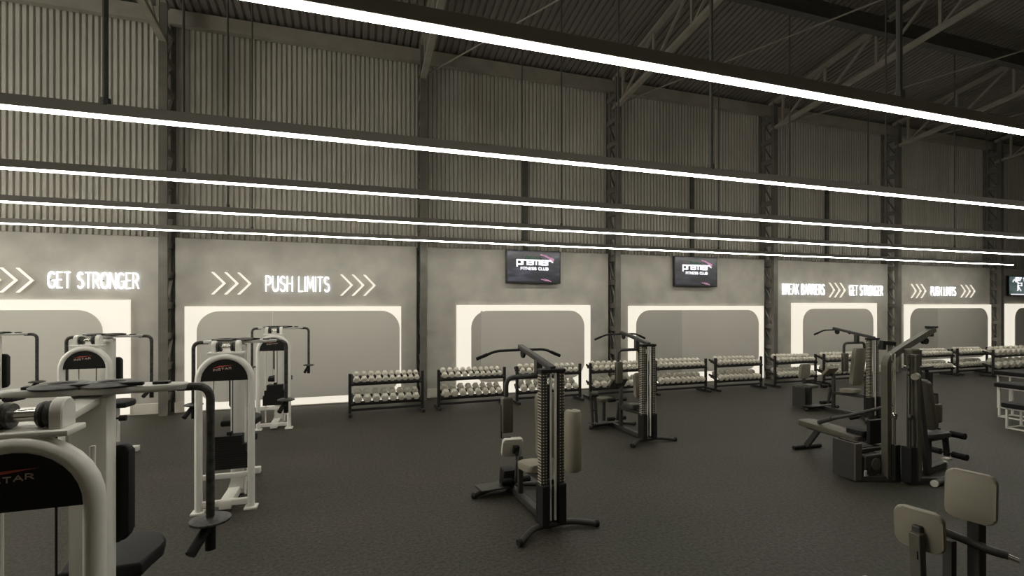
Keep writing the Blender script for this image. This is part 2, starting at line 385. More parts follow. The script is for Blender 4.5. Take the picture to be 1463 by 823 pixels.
# ------------------------------------------------------------------ letters drawn with strokes
def arc(cx, cy, rx_, ry_, a0, a1, n=8): return [(cx + rx_ * math.cos(math.radians(a0 + (a1 - a0) * i / n)), cy + ry_ * math.sin(math.radians(a0 + (a1 - a0) * i / n))) for i in range(n + 1)]
FONT = {  # width, strokes in a box 0..w x 0..1
    'A': (.56, [[(0, 0), (.28, 1), (.56, 0)], [(.10, .34), (.46, .34)]]),
    'B': (.48, [[(0, 0), (0, 1), (.22, 1)] + arc(.22, .76, .22, .24, 90, -90) + [(0, .52)], [(.22, .52)] + arc(.24, .26, .24, .26, 90, -90) + [(0, 0)]]),
    'C': (.48, [arc(.26, .68, .26, .32, 40, 180) + arc(.26, .32, .26, .32, 180, 320)]),
    'E': (.40, [[(.40, 1), (0, 1), (0, 0), (.40, 0)], [(0, .52), (.34, .52)]]),
    'F': (.40, [[(.40, 1), (0, 1), (0, 0)], [(0, .52), (.34, .52)]]),
    'G': (.52, [arc(.27, .70, .26, .30, 35, 180) + arc(.27, .30, .26, .30, 180, 360) + [(.53, .46), (.32, .46)]]),
    'H': (.48, [[(0, 0), (0, 1)], [(.48, 0), (.48, 1)], [(0, .52), (.48, .52)]]),
    'I': (.02, [[(.01, 0), (.01, 1)]]),
    'K': (.48, [[(0, 0), (0, 1)], [(.46, 1), (0, .45)], [(.14, .6), (.48, 0)]]),
    'L': (.38, [[(0, 1), (0, 0), (.38, 0)]]),
    'M': (.62, [[(0, 0), (.06, 1), (.31, .25), (.56, 1), (.62, 0)]]),
    'N': (.50, [[(0, 0), (0, 1), (.50, 0), (.50, 1)]]),
    'O': (.54, [arc(.27, .70, .27, .30, 0, 180) + arc(.27, .30, .27, .30, 180, 360) + [(.54, .70)]]),
    'P': (.44, [[(0, 0), (0, 1), (.20, 1)] + arc(.20, .72, .24, .28, 90, -90) + [(0, .44)]]),
    'R': (.48, [[(0, 0), (0, 1), (.20, 1)] + arc(.20, .74, .24, .26, 90, -90) + [(0, .48)], [(.22, .48), (.48, 0)]]),
    'S': (.46, [arc(.23, .76, .21, .24, 30, 270, 10) + arc(.23, .26, .23, .26, 90, -150, 10)]),
    'T': (.46, [[(0, 1), (.46, 1)], [(.23, 1), (.23, 0)]]),
    'U': (.50, [[(0, 1), (0, .28)] + arc(.25, .27, .25, .27, 180, 360) + [(.50, 1)]]),
    '1': (.20, [[(0, .8), (.2, 1), (.2, 0)]]), '0': (.46, [arc(.23, .70, .23, .30, 0, 180) + arc(.23, .30, .23, .30, 180, 360) + [(.46, .70)]]),
    '7': (.44, [[(0, 1), (.44, 1), (.14, 0)]]),
    # rounded lower case of the screen logo
    'p': (.62, [[(0, -.45), (0, 1), (.62, 1), (.62, 0), (0, 0)]]),
    'r': (.46, [[(0, 0), (0, 1), (.46, 1)]]),
    'e': (.62, [[(0, .5), (.62, .5), (.62, 1), (0, 1), (0, 0), (.62, 0)]]),
    'm': (.86, [[(0, 0), (0, 1), (.86, 1), (.86, 0)], [(.43, 1), (.43, 0)]]),
    'i': (.04, [[(.02, 0), (.02, 1)]]),
}
def text_layout(txt, gap=.20, space=.42):
    x = 0; out = []
    for ch in txt:
        if ch == ' ': x += space; continue
        w, st = FONT[ch]; out.append((ch, x, st)); x += w + gap
    return out, x - gap
def strokes(b, st, ox, oz, sx, sz, r, y=0.0, flat=True):
    """add strokes as bars in the local xz plane"""
    for s in st:
        P = [Vector((ox + px * sx, y, oz + pz * sz)) for px, pz in s]
        for p, q in zip(P, P[1:]):
            if (q - p).length < 1e-5: continue
            d = (q - p).normalized() * r * .7
            b.bar(p - d, q + d, 2 * r * .5 if False else r * .9, 2 * r, up=Vector((0, 1, 0)).cross(q - p))
def wall_text(name, txt, xa, xb, za, zb, r, label, group):
    t = thing(name, label, 'sign', (xa, YW - .03, za), 0, group)
    lay, w = text_layout(txt); sx = (xb - xa) / w
    for ch, x, st in lay:
        b = MB(); strokes(b, st, x * sx, 0, sx, zb - za, r); b.build('letter', 'letter', t, False)
    for ch, x, st in lay[::3]:
        b = MB(); b.cyl((x * sx + .03, .0, (zb - za) * .5), (x * sx + .03, .03, (zb - za) * .5), .008, 6)
        b.build('standoff', 'darksteel', t)
    return t
G1 = 'lit wall slogans'
wall_text('slogan_sign', 'GET STRONGER', -5.54, -4.08, 2.55, 2.85, .010, 'large white lit letters GET STRONGER left of the first column', G1)
wall_text('slogan_sign', 'PUSH LIMITS', -1.76, -.48, 2.52, 2.84, .0095, 'large white lit letters PUSH LIMITS above the leftmost rack', G1)
wall_text('slogan_sign', 'BREAK BARRIERS', 12.59, 14.30, 2.56, 2.87, .010, 'small white lit letters BREAK BARRIERS beside chevrons, right of the screens', G1)
wall_text('slogan_sign', 'GET STRONGER', 15.39, 16.89, 2.55, 2.86, .010, 'small white lit letters GET STRONGER right of BREAK BARRIERS', G1)
wall_text('slogan_sign', 'PUSH LIMITS', 19.26, 20.54, 2.57, 2.86, .010, 'small white lit letters PUSH LIMITS between far chevrons', G1)
def chevrons(xa, xb, za, zb, label, n=3):
    t = thing('chevron_sign', label, 'sign', (xa, YW - .03, za), 0, 'lit chevron signs')
    w = xb - xa; cw = w * .36; step = (w - cw) / (n - 1); h = zb - za; r = .032
    for i in range(n):
        x = i * step; b = MB(); th = .052
        out = [(x, 0), (x + th, 0), (x + cw, h / 2), (x + th, h), (x, h), (x + cw - th, h / 2)]
        b.prism([(px, pz) for px, pz in out], .02, Matrix.Translation((0, .01, 0)) @ Matrix.Rotation(PI / 2, 4, 'X'))
        b.box((x + cw - th, .02, h / 2), (.03, .02, .03)); b.build('chevron', 'chevron', t, False)
chevrons(-6.52, -5.76, 2.45, 2.92, 'three lit chevrons left of the large GET STRONGER letters')
chevrons(-2.80, -2.04, 2.44, 2.91, 'three lit chevrons left of the large PUSH LIMITS letters')
chevrons(-.25, .53, 2.43, 2.91, 'three lit chevrons right of the large PUSH LIMITS letters')
chevrons(14.48, 15.21, 2.47, 2.94, 'three lit chevrons between BREAK BARRIERS and small GET STRONGER letters')
chevrons(18.24, 19.01, 2.47, 2.95, 'three lit chevrons left of the small PUSH LIMITS letters')
chevrons(20.80, 21.61, 2.50, 2.96, 'three lit chevrons right of the small PUSH LIMITS letters')

# ------------------------------------------------------------------ wall screens
def television(xa, xb, za, zb, scr, label):
    t = thing('wall_screen', label, 'screen', ((xa + xb) / 2, YW - .11, (za + zb) / 2), 0, 'wall screens')
    w, h = xb - xa, zb - za
    b = MB(); b.box((0, 0, 0), (w, .07, h), bevel=.008); b.build('casing', 'tvblack', t, False)
    b = MB(); b.box((0, .065, 0), (w * .4, .09, h * .4), bevel=.01); b.build('wall_bracket', 'darksteel', t, False)
    b = MB(); b.box((0, -.034, .01), (w - .07, .006, h - .08)); s = b.build('display', scr, t, False)
    return t, s, w, h
def logo(s, w, h, dx=0.0):
    y = -.040
    b = MB(); lay, tw = text_layout('premier', gap=.16); sx = w * .62 / tw
    for ch, x, st in lay: strokes(b, st, -w * .31 + dx + x * sx, h * .07, sx, h * .13, .020, y)
    b.bar((w * .31 + dx, y, h * .19), (w * .35 + dx, y, h * .14), .02, .03); b.build('logo_lettering', 'scr_white', s, False)
    lay, tw = text_layout('FITNESS CLUB', gap=.18); sx = w * .50 / tw
    for word in (lay[:7], lay[7:]):
        b = MB()
        for ch, x, st in word: strokes(b, st, -w * .24 + dx + x * sx, -h * .09, sx, h * .075, .009, y)
        b.build('tagline_lettering', 'scr_white', s, False)
    b = MB()
    for p, q, r in (((.12, .38), (.22, .34), .016), ((.2, .35), (.30, .27), .022), ((.28, .27), (.37, .22), .035), ((.13, -.37), (.24, -.42), .010), ((.22, -.40), (.32, -.44), .012), ((.18, -.36), (.28, -.40), .006)):
        b.bar((p[0] * w, y, p[1] * h), (q[0] * w, y, q[1] * h), .006, r * 2, up=Vector((0, 1, 0)).cross(Vector((q[0] * w - p[0] * w, 0, q[1] * h - p[1] * h))))
    b.build('colour_streak', 'scr_pink', s, False)
    b = MB(); b.box((-.02 * w, y + .002, .27 * h), (.26 * w, .004, .09 * h), ry(.12)); b.build('colour_streak', 'scr_green', s, False)
_, s, w, h = television(3.65, 5.12, 2.77, 3.60, 'screen', 'larger black wall screen with white logo, left of the two logo screens'); logo(s, w, h)
_, s, w, h = television(8.58, 10.04, 2.75, 3.60, 'screen_dark', 'second black wall screen with white logo, right of the larger one'); logo(s, w, h)
_, s, w, h = television(23.30, 25.60, 2.58, 3.33, 'screen_teal', 'teal wall screen with white markings at the right edge')
y = -.040
for ch, x, st in text_layout('107 1', gap=.12)[0]:
    b = MB(); strokes(b, st, -w * .34 + x * .26, h * .26, .26, h * .14, .022, y); b.build('screen_digit', 'scr_white', s, False)
for st in ([[(0, 0), (.12, .5), (.3, .5), (.3, 0)], [(.30, .2), (.48, -.1)]], [[(.55, -.25), (.55, -2.4), (.55, -1.1), (.95, -1.1), (.95, -.4), (.55, -.4)], [(.5, -2.6), (.62, -1.6), (.85, -2.6)]]):
    b = MB(); strokes(b, st, -w * .40, h * .20, .55, h * .17, .022, y); b.build('screen_figure', 'scr_white', s, False)
b = MB(); strokes(b, [[(0, 0), (1, 0)]], -w * .44, -h * .43, .9, .1, .020, y); b.build('screen_caption', 'scr_white', s, False)

# ------------------------------------------------------------------ dumbbell racks
TILT = math.atan(.40)
def rack_mesh(t, L):
    H_ = .845
    for x in (0, L):
        b = MB(); b.box((x, .02, H_ / 2), (.06, .05, H_), bevel=.006, seg=1)          # upright
        b.box((x, .10, .03), (.06, .52, .06), bevel=.006, seg=1)                       # foot
        for z in (.665, .270):                                                        # shelf arms
            b.box((x + (.045 if x == 0 else -.045), .12, z + .035), (.03, .42, .05), rx(TILT), bevel=.004, seg=1)
        b.build('end_frame', 'rack', t, False)
    for z in (.665, .270):
        b = MB()
        for v in (-.13, .13):
            b.box((L / 2, .12 + v * math.cos(TILT), z + .04 + v * math.sin(TILT)), (L - .03, .07, .022), rx(TILT), bevel=.003, seg=1)
            b.box((L / 2, .12 + (v - .031) * math.cos(TILT), z + .022 + (v - .031) * math.sin(TILT)), (L - .03, .008, .05), rx(TILT))
        b.build('shelf', 'rack', t, False)
    b = MB(); b.box((L / 2, .0, .12), (L - .03, .03, .05), bevel=.004, seg=1); b.build('cross_bar', 'rack', t, False)
ORD = ['first', 'second', 'third', 'fourth', 'fifth', 'sixth', 'seventh', 'eighth', 'ninth', 'tenth', 'eleventh']
RN = ['leftmost rack', 'second rack from left', 'third rack from left', 'fourth rack from left', 'fifth rack from left', 'sixth rack from left', 'seventh rack from left', 'eighth rack from left', 'ninth rack from left', 'tenth rack from left', 'rightmost rack']
RL = ['leftmost black rack of white dumbbells under the large PUSH LIMITS letters', 'black dumbbell rack left of the tall tower gym, second from left',
      'black dumbbell rack behind the tall tower gym', 'black dumbbell rack behind the further tower gym, fourth from left',
      'black dumbbell rack just right of the further tower gym', 'black dumbbell rack under the second screen, left of a column',
      'black dumbbell rack right of the third column, seventh from left', 'black dumbbell rack behind the seated multi gym, eighth from left',
      'far black dumbbell rack right of the bench gym, ninth from left', 'far black dumbbell rack before the last column, tenth from left',
      'dumbbell rack with larger round-looking weights at the right edge']
protos = {}
def dumbbell(r, ln):
    """hex dumbbell lying along y, flat on z = 0"""
    key = (r, ln)
    if key in protos: return copy_tree(protos[key])
    t = thing('dumbbell', 'x', 'dumbbell'); a = r * math.cos(PI / 6)
    for s in (-1, 1):
        b = MB(); hl = ln * .34; y0 = s * (ln / 2 - hl / 2)
        prof = [(-hl / 2, r * .80), (-hl / 2 + .012, r), (hl / 2 - .012, r), (hl / 2, r * .80)]
        c = Vector((0, y0, a)); rings = []
        for hh, rr in prof:
            rings.append([b.bm.verts.new(c + Vector((rr * math.cos(PI / 3 * i), hh, rr * math.sin(PI / 3 * i)))) for i in range(6)])
        for A, B in zip(rings, rings[1:]):
            for i in range(6): b.bm.faces.new((A[i], A[(i + 1) % 6], B[(i + 1) % 6], B[i]))
        b.bm.faces.new(rings[0]); b.bm.faces.new(rings[-1][::-1])
        b.cyl((0, y0 + s * hl / 2 - s * .004, a), (0, y0 + s * (hl / 2 + .004), a), r * .45, 10)
        b.build('head', 'bell', t, False)
    b = MB(); b.cyl((0, -ln * .2, a), (0, ln * .2, a), min(.018, r * .3), 10); b.build('handle', 'chrome', t)
    protos[key] = t
    return t
def rack(i, x, y, L, rot, counts, top_r=(.063, .048), bot_r=(.086, .068)):
    t = thing('dumbbell_rack', RL[i], 'rack', (x, y, 0), rot, 'dumbbell racks along the wall'); rack_mesh(t, L)
    Mw = Matrix.Translation((x, y, 0)) @ Matrix.Rotation(rot, 4, 'Z')
    for z, n, (ra, rb), nm in ((.665, counts[0], top_r, 'upper'), (.270, counts[1], bot_r, 'lower')):
        x0 = .065; room = L - .13; rs = [round(ra + (rb - ra) * k / (n - 1), 3) for k in range(n)]
        k_ = min(1.0, (room - .004 * (n - 1)) / sum(2.0 * r for r in rs)); rs = [round(r * k_ - .0005, 3) for r in rs]
        ws = [2.0 * r for r in rs]; gap = (room - sum(ws)) / (n - 1); u = x0
        for k in range(n):
            d = dumbbell(rs[k], .30 if nm == 'upper' else .34)
            off = .0128
            P = Mw @ Vector((u + ws[k] / 2, .12 - math.sin(TILT) * off, z + .04 + math.cos(TILT) * off)); u += ws[k] + gap
            d.location = P; d.rotation_euler = (Matrix.Rotation(rot, 3, 'Z') @ Matrix.Rotation(TILT, 3, 'X')).to_euler()
            pos = ORD[k] + ' from left'
            if k == 0: pos = 'leftmost'
            elif k == n - 1: pos = 'last'
            tag(d, 'white hex dumbbell, %s on %s tier of %s' % (pos, nm, RN[i]), 'dumbbell', 'white dumbbells on the racks')
rk = [(500, 604, 10.28), (627, 722, 10.34), (739, 829, 10.42), (844, 926, 10.40), (937, 1009, 10.40), (1023, 1088, 10.40), (1108, 1166, 10.40), (1178, 1240, 10.40), (1316, 1361, 10.4), (1369, 1411, 10.4)]
cn = [(10, 8), (10, 8), (10, 8), (10, 8), (10, 9), (10, 9), (11, 9), (11, 9), (10, 9), (10, 9)]
for i, (pa, pb, y) in enumerate(rk):
    xa, xb = x_at(pa, y), x_at(pb, y)
    if i < 2: rack(i, xa, y, xb - xa, .03, cn[i])
    else: rack(i, xa, y, xb - xa, 0, cn[i], (.066, .052), (.084, .070))
rack(10, x_at(1420, 9.75), 9.75, 2.6, 0, (10, 8), (.105, .10), (.12, .115))

# ------------------------------------------------------------------ white fly machines
def fly_machine(loc, label, proto=None):
    if proto is not None:
        o = copy_tree(proto); o.location = loc; tag(o, label); return o
    t = thing('fly_machine', label, 'exercise machine', loc, 0, 'white fly machines')
    R = .250; zc = 1.40
    path = [(-R, 0, .0), (-R, 0, zc)] + [(R * math.cos(PI - PI * i / 16), 0, zc + (R + .005) * math.sin(PI * i / 16)) for i in range(1, 16)] + [(R, 0, zc), (R, 0, .0)]
    b = MB(); b.tube(path, .04, 14, flat=(.037, .045)); b.build('arch_frame', 'white', t)
    # plate in the arch
    out = [(-R, 0)] + [(R * math.cos(PI - PI * i / 20), (R) * math.sin(PI * i / 20)) for i in range(21)]
    out = [(R * math.cos(PI * i / 20), R * math.sin(PI * i / 20)) for i in range(21)]
    b = MB(); b.prism(out, .03, Matrix.Translation((0, .0, zc)) @ Matrix.Rotation(PI / 2, 4, 'X')); p = b.build('shroud_plate', 'black', t, False)
    b = MB()
    b.prism([(-.11, .012), (.085, .040), (-.05, .034)], .003, Matrix.Translation((0, -.0305, zc + .125)) @ Matrix.Rotation(PI / 2, 4, 'X')); b.build('red_swoosh', 'red', p, False)
    b = MB(); lay, tw = text_layout('INSTAR')
    for ch, x, st in lay: strokes(b, st, -.105 + x * .17 / tw, zc + .108 + .018 * x / tw, .17 / tw, .020, .0022, -.033)
    b.build('plate_lettering', 'platetext', p, False)
    # foot plates
    for s in (-1, 1):
        b = MB(); b.box((s * R, .0, .012), (.13, .13, .024), bevel=.006); b.build('foot_plate', 'white', t)
    # cross beams and base
    b = MB(); b.box((0, .02, .37), (2 * R, .05, .05), bevel=.006); b.box((0, .02, .08), (2 * R, .06, .06), bevel=.006); b.build('cross_beam', 'white', t)
    b = MB(); b.box((0, .36, .06), (.12, .75, .09), bevel=.008); b.box((0, .95, .05), (.10, .6, .08), bevel=.008); b.box((0, 1.22, .04), (.30, .08, .08), bevel=.008); b.build('base_beam', 'white', t)
    # weight stack
    b = MB()
    for k in range(15):
        z = .40 + k * .0245; w = .40 if k < 7 else (.35 if k < 11 else .27)
        b.box((0, .20, z + .011), (w, .13, .0225), bevel=.002, seg=1)
    b.box((0, .20, .78), (.05, .05, .04)); b.build('weight_stack', 'black', t, False)
    for x in (-.16, .16):
        b = MB(); b.cyl((x, .20, .09), (x, .20, 1.58), .011, 10); b.build('guide_rod', 'steelrod', t)
    b = MB(); b.cyl((.03, .2, .78), (.03, .2, 1.72), .005, 8); b.build('cable', 'black', t)
    # rear post, top beam, gusset
    b = MB(); b.box((.03, .52, .88), (.155, .11, 1.74), bevel=.01); b.prism([(-.07, .08), (.09, .08), (.09, .36), (.02, .36)], .04, Matrix.Translation((0, .46, 0)) @ Matrix.Rotation(PI / 2, 4, 'X')); b.build('rear_post', 'white', t)
    b = MB(); b.bar((0, .0, 1.685), (0, .56, 1.745), .16, .035, bevel=.006); b.box((0, .05, 1.690), (.34, .15, .025), bevel=.006); b.build('top_beam', 'white', t)
    # pivot brackets with cams between
    for s in (-1, 1):
        out = [(-.055, 0), (.055, 0), (.055, .07)] + [(.055 * math.cos(PI * i / 8), .07 + .055 * math.sin(PI * i / 8)) for i in range(1, 8)] + [(-.055, .07)]
        mx = Matrix.Translation((s * .115 - .022, .06, 1.700)) @ Matrix.Rotation(PI / 2, 4, 'Z') @ Matrix.Rotation(PI / 2, 4, 'X')
        b = MB(); b.prism(out, .045, mx, .005, 1); b.build('pivot_bracket', 'white', t)
        b = MB(); b.lathe((s * .045, .06, 1.757), (s, 0, 0), [(0, .030), (.0, .050), (.012, .054), (.02, .042), (.028, .054), (.044, .05), (.05, .03)], 18); b.build('cam', 'mottled', t)
    b = MB(); b.cyl((-.125, .06, 1.757), (.125, .06, 1.757), .026, 14); b.build('axle', 'chrome', t)
    b = MB(); b.box((.05, .47, 1.812), (.42, .025, .018), bevel=.005); b.build('cable_guard', 'black', t)
    # swing arms with round guard and grips
    for s, ex in ((-1, .44), (1, .535)):
        a = MB()
        prof = [(.0, -.085), (.16, -.09), (ex - .20, -.07), (ex - .12, -.045), (ex - .09, 0), (ex - .12, .045), (ex - .20, .07), (.16, .09), (.0, .085)]
        if s < 0: prof = [(-px, py) for px, py in prof][::-1]
        a.prism(prof, .032, Matrix.Translation((0, .54, 1.765)), .006, 1); arm = a.build('swing_arm', 'white_arm', t)
        b = MB(); b.lathe((s * .10, .54, 1.797), (0, 0, 1), [(0, .125), (.010, .13), (.022, .10), (.022, .06), (.012, .05)], 22); b.build('pulley_cam', 'mottled', arm)
        b = MB(); b.box((s * (ex - .22), .54, 1.800), (.07, .05, .022), bevel=.004); b.build('arm_stop', 'black', arm)
        b = MB(); b.tube([(s * (ex - .15), .54, 1.775), (s * ex, .54, 1.775), (s * ex, .54, 1.00)], .021, 12, fillet=.11, fs=7); b.build('arm_tube', 'mottled', arm)
        b = MB(); b.lathe((s * ex, .54, 1.045), (0, 0, 1), [(0, .03), (.004, .075), (.012, .098), (.022, .098), (.032, .07), (.036, .03)], 24); b.build('hand_guard', 'mottled', arm)
        b = MB(); b.cyl((s * ex, .54, 1.045), (s * ex, .54, .905), .026, 12); b.build('grip', 'vinyl', arm)
        b = MB(); b.cyl((s * ex - .01, .53, 1.03), (s * ex - .06, .42, .94), .026, 12); b.build('grip', 'vinyl', arm)
    # seat side
    b = MB(); b.pad((.03, .635, 1.23), .24, .50, .08, .04, bevel=.02); b.build('back_pad', 'vinyl', t)
    b = MB()
    out = [(-.19, .62), (.19, .62), (.21, .85)] + [(.21 * math.cos(PI * i / 10), .88 + .21 * math.sin(PI * i / 10)) for i in range(11)] + [(-.21, .85)]
    b.prism(out, .075, Matrix.Translation((0, .03, .755)), .022, 3); b.build('seat', 'vinyl', t)
    b = MB(); b.box((0, .82, .42), (.09, .09, .67), bevel=.008); b.build('seat_post', 'white', t)
    b = MB(); b.cyl((-.20, .64, .62), (-.12, .64, .62), .04, 12); b.cyl((.12, .64, .62), (.20, .64, .62), .04, 12); b.cyl((-.12, .64, .62), (.12, .64, .62), .015, 8); b.build('foot_roller', 'vinyl', t)
    return t
fly = fly_machine((-1.25, 2.44, 0), 'white fly machine in near left corner, cut off by the photo edge')
fly_machine((-1.29, 5.96, 0), 'white arched fly machine standing alone in front of another, right of near one', fly)
fly_machine((-1.32, 9.62, 0), 'smallest white fly machine closest to the wall under PUSH LIMITS letters', fly)
fly_machine((-3.22, 7.62, 0), 'white fly machine partly hidden behind the near one, before the first column', fly)
fly_machine((-5.02, 8.66, 0), 'fly machine at the left edge with only right arm and seat showing', fly)

# ------------------------------------------------------------------ tower multi gyms
def multi_gym(loc, rot, label, kind):
    t = thing('multi_gym', label, 'exercise machine', loc, rot, 'dark tower multi gyms')
    # tower
    for x in (-.092, .092):
        b = MB(); b.box((x, 0, .80), (.066, .08, 1.52), bevel=.004, seg=1)
        b.mi = 1
        for k in range(38):
            z = .45 + k * .029
            b.box((x - .012, -.042, z), (.013, .006, .010)); b.box((x + .018, -.042, z), (.009, .006, .010))
            b.box((x + math.copysign(.035, x), 0, z), (.008, .07, .009))
        b.build('tower_post', ['frame', 'stud'], t, False)
    b = MB(); b.cyl((-.022, -.03, .10), (-.022, -.03, 1.54), .010, 10); b.build('guide_rod', 'steelrod', t)
    b = MB(); b.cyl((.030, -.03, .10), (.030, -.03, 1.54), .014, 10); b.build('guide_rod', 'steelrod', t)
    b = MB()
    for k in range(10): b.box((0, .02, .12 + k * .032), (.12, .09, .028), bevel=.002, seg=1)
    b.build('weight_stack', 'black', t, False)
    b = MB()
    for x in (-.092, .092): b.box((x, -.0, .26), (.078, .16, .40), bevel=.006, seg=1)
    b.box((0, .07, .26), (.2, .02, .40)); b.build('weight_cover', 'black', t, False)
    b = MB(); b.box((0, 0, 1.565), (.27, .11, .035), bevel=.006, seg=1); b.build('top_cap', 'black', t, False)
    # lat boom and bar
    b = MB(); b.bar((0, -.04, 1.585), (0, .78, 1.74), .062, .05, bevel=.006); b.build('lat_boom', 'frame', t)
    for y, z in ((.06, 1.54), (.70, 1.665)):
        b = MB(); b.lathe((-.014, y, z), (1, 0, 0), [(0, .045), (.006, .05), (.014, .04), (.022, .05), (.028, .045)], 18); b.build('pulley', 'black', t)
    b = MB(); b.tube([(-.50, .80, 1.62), (-.30, .76, 1.70), (0, .74, 1.705), (.30, .76, 1.70), (.50, .80, 1.62)], .015, 10, fillet=.06); lb = b.build('lat_bar', 'black', t)
    for s in (-1, 1):
        b = MB(); b.cyl((s * .39, .778, 1.664), (s * .515, .803, 1.614), .019, 10); b.build('grip', 'vinyl', lb)
    # yoke of the butterfly arms
    zl, xr = (1.08, .06) if kind == 'B' else (1.30, .22)
    b = MB(); b.box((0, .30, 1.55), (.07, .07, .18), bevel=.006); b.tube([(-.36, .30, 1.26), (-.36, .30, 1.47), (xr, .30, 1.47), (xr, .30, zl)], .025, 10, fillet=.09); b.build('arm_yoke', 'frame', t)
    b = MB(); b.box((-.36, .28, 1.10), (.12, .08, .36), bevel=.02, seg=3); b.build('arm_pad', 'frame_tan', t)
    b = MB(); b.tube([(-.42, .28, 1.20), (-.42, .28, .87), (-.32, .28, .87)], .008, 8); b.build('handle', 'black', t)
    if kind == 'A':
        b = MB(); b.tube([(.09, -.02, 1.12), (.13, -.16, 1.20), (.13, -.20, 1.18)], .02, 10, fillet=.04); b.build('arm_pad_bracket', 'frame', t)
        b = MB(); b.lathe((.13, -.20, .615), (0, 0, 1), [(0, .05), (.008, .072), (.03, .083), (.56, .083), (.582, .072), (.59, .05)], 28); b.build('cylinder_pad', 'tan', t)
    elif kind == 'B':
        b = MB(); b.pad((.01, .27, .87), .15, .42, .07, .05, rx(-.08)); b.build('arm_pad', 'tan', t)
    # back pad, seat, spine
    b = MB(); b.bar((0, .12, .42), (0, .06, 1.42), .06, .05, up=(0, 1, 0), bevel=.005); b.build('pad_mast', 'frame', t)
    b = MB()
    if kind == 'C': b.pad((-.03, .26, 1.00), .30, .74, .075, .05, rx(.10)); b.build('back_pad', 'tan', t)
    elif kind == 'A': b.pad((.045, .20, .98), .22, .66, .075, .05, rx(-.06)); b.build('back_pad', 'tan', t)
    else: b.pad((.03, .16, .84), .12, .50, .05, .04, rx(.05)); b.build('back_pad', 'frame', t)
    b = MB(); b.pad((0, .42, .50), .26, .34, .075, .06, rx(PI / 2 - .10)); b.build('seat', 'tan' if kind != 'B' else 'frame', t)
    b = MB(); b.bar((0, .03, .44), (0, .80, .40), .06, .06, bevel=.005); b.build('seat_beam', 'frame', t)
    top = .52 if kind == 'A' else .80
    b = MB(); b.bar((0, .78, .05), (0, .78, top - .02), .055, .055, up=(0, 1, 0), bevel=.005); b.build('front_post', 'frame', t)
    if kind == 'A':
        b = MB(); b.pad((-.05, .90, .575), .24, .23, .05, .03, rz(-.12) @ rx(.35)); b.build('curl_pad', 'pale', t)
        b = MB(); b.box((-.02, .86, .555), (.07, .05, .09), rx(.35), bevel=.006); b.bar((0, .82, .40), (-.02, .86, .55), .03, .03, up=(0, 1, 0)); b.build('pad_bracket', 'black', t)
        b = MB(); b.box((-.06, 1.02, .20), (.16, .14, .22), rx(.2), bevel=.02); b.build('pedal_housing', 'black', t)
    else:
        b = MB(); b.pad((-.02, .84, .84), .30, .23, .05, .03, rx(.75)); b.build('curl_pad', 'tan' if kind == 'C' else 'frame_tan', t)
        b = MB(); b.bar((0, .80, .79), (0, .80, .74), .09, .07, up=(0, 1, 0)); b.build('pad_bracket', 'black', t)
        b = MB(); b.pad((-.06, 1.26, .47), .26, .24, .06, .04, rx(PI / 2)); b.build('curl_seat', 'frame_tan', t)
        b = MB(); b.bar((-.06, 1.26, .05), (-.06, 1.26, .44), .05, .05, up=(0, 1, 0), bevel=.005); b.build('seat_post', 'frame', t)
    if kind == 'C':
        b = MB(); b.pad((.02, 1.46, .76), .27, .32, .06, .03, rx(.12)); b.build('chest_pad', 'tan', t)
        b = MB(); b.bar((.02, 1.44, .05), (.02, 1.48, .72), .05, .05, up=(0, 1, 0)); b.build('chest_post', 'frame', t)
        for x in (-.34, -.20):
            b = MB(); b.box((x, 1.30, .24), (.03, .30, .44), bevel=.006); b.build('side_guard', 'frame', t, False)
    if kind == 'B':
        b = MB()
        for x in (-.38, -.30): b.bar((x, 1.10, .04), (x - .02, 1.14, .62), .035, .045, up=(0, 1, 0))
        b.cyl((-.42, 1.12, .60), (-.28, 1.12, .60), .05, 14); b.cyl((-.39, 1.11, .32), (-.29, 1.11, .32), .02, 10); b.build('leg_stand', 'frame', t)
    for z, y in ((.42 if kind == 'A' else .52, .90), (.18, .92)):
        b = MB(); b.cyl((-.18, y, z), (-.05, y, z), .036, 14); b.cyl((.05, y, z), (.18, y, z), .036, 14); b.cyl((-.05, y, z), (.05, y, z), .013, 8)
        if kind != 'A' or z < .3: b.build('leg_roller', 'vinyl', t)
        else: b.bm.free()
    b = MB(); b.bar((0, .84, .48), (0, .90, .16), .04, .04, up=(0, 1, 0)); b.build('leg_lever', 'frame', t)
    # base
    b = MB(); b.bar((0, .0, .05), (0, 1.20, .05), .07, .07, bevel=.006); b.build('base_spine', 'frame', t)
    b = MB(); b.tube([(-.42, -.20, .032), (-.20, -.02, .05), (.20, -.0, .05), (.44, -.12, .032)], .03, 10, fillet=.10); b.build('rear_foot', 'frame', t)
    b = MB(); b.tube([(-.46, 1.02, .035), (-.2, 1.12, .045), (.2, 1.12, .045), (.44, 1.02, .035)], .03, 10, fillet=.10); b.build('front_foot', 'frame', t)
    b = MB(); b.box((-.24, 1.06, .09), (.34, .30, .02), rx(-.10), bevel=.005); b.build('foot_deck', 'frame', t)
    for x, y in ((-.42, -.20), (.44, -.12), (-.46, 1.02), (.44, 1.02)):
        b = MB(); b.cyl((x * .97, y * .985, .034), (x * 1.05, y * 1.02, .032), .034, 12); b.build('end_cap', 'black', t)
    return t
multi_gym((1.87, 4.47, 0), math.radians(4), 'dark tower multi gym with tan cylinder pad, in the middle of floor', 'A')
multi_gym((4.55, 6.85, 0), math.radians(2), 'dark tower multi gym behind and right of the middle one', 'B')
multi_gym((9.52, 6.80, 0), math.radians(2), 'dark tower multi gym behind the bench gym, with tall tan back pad', 'C')

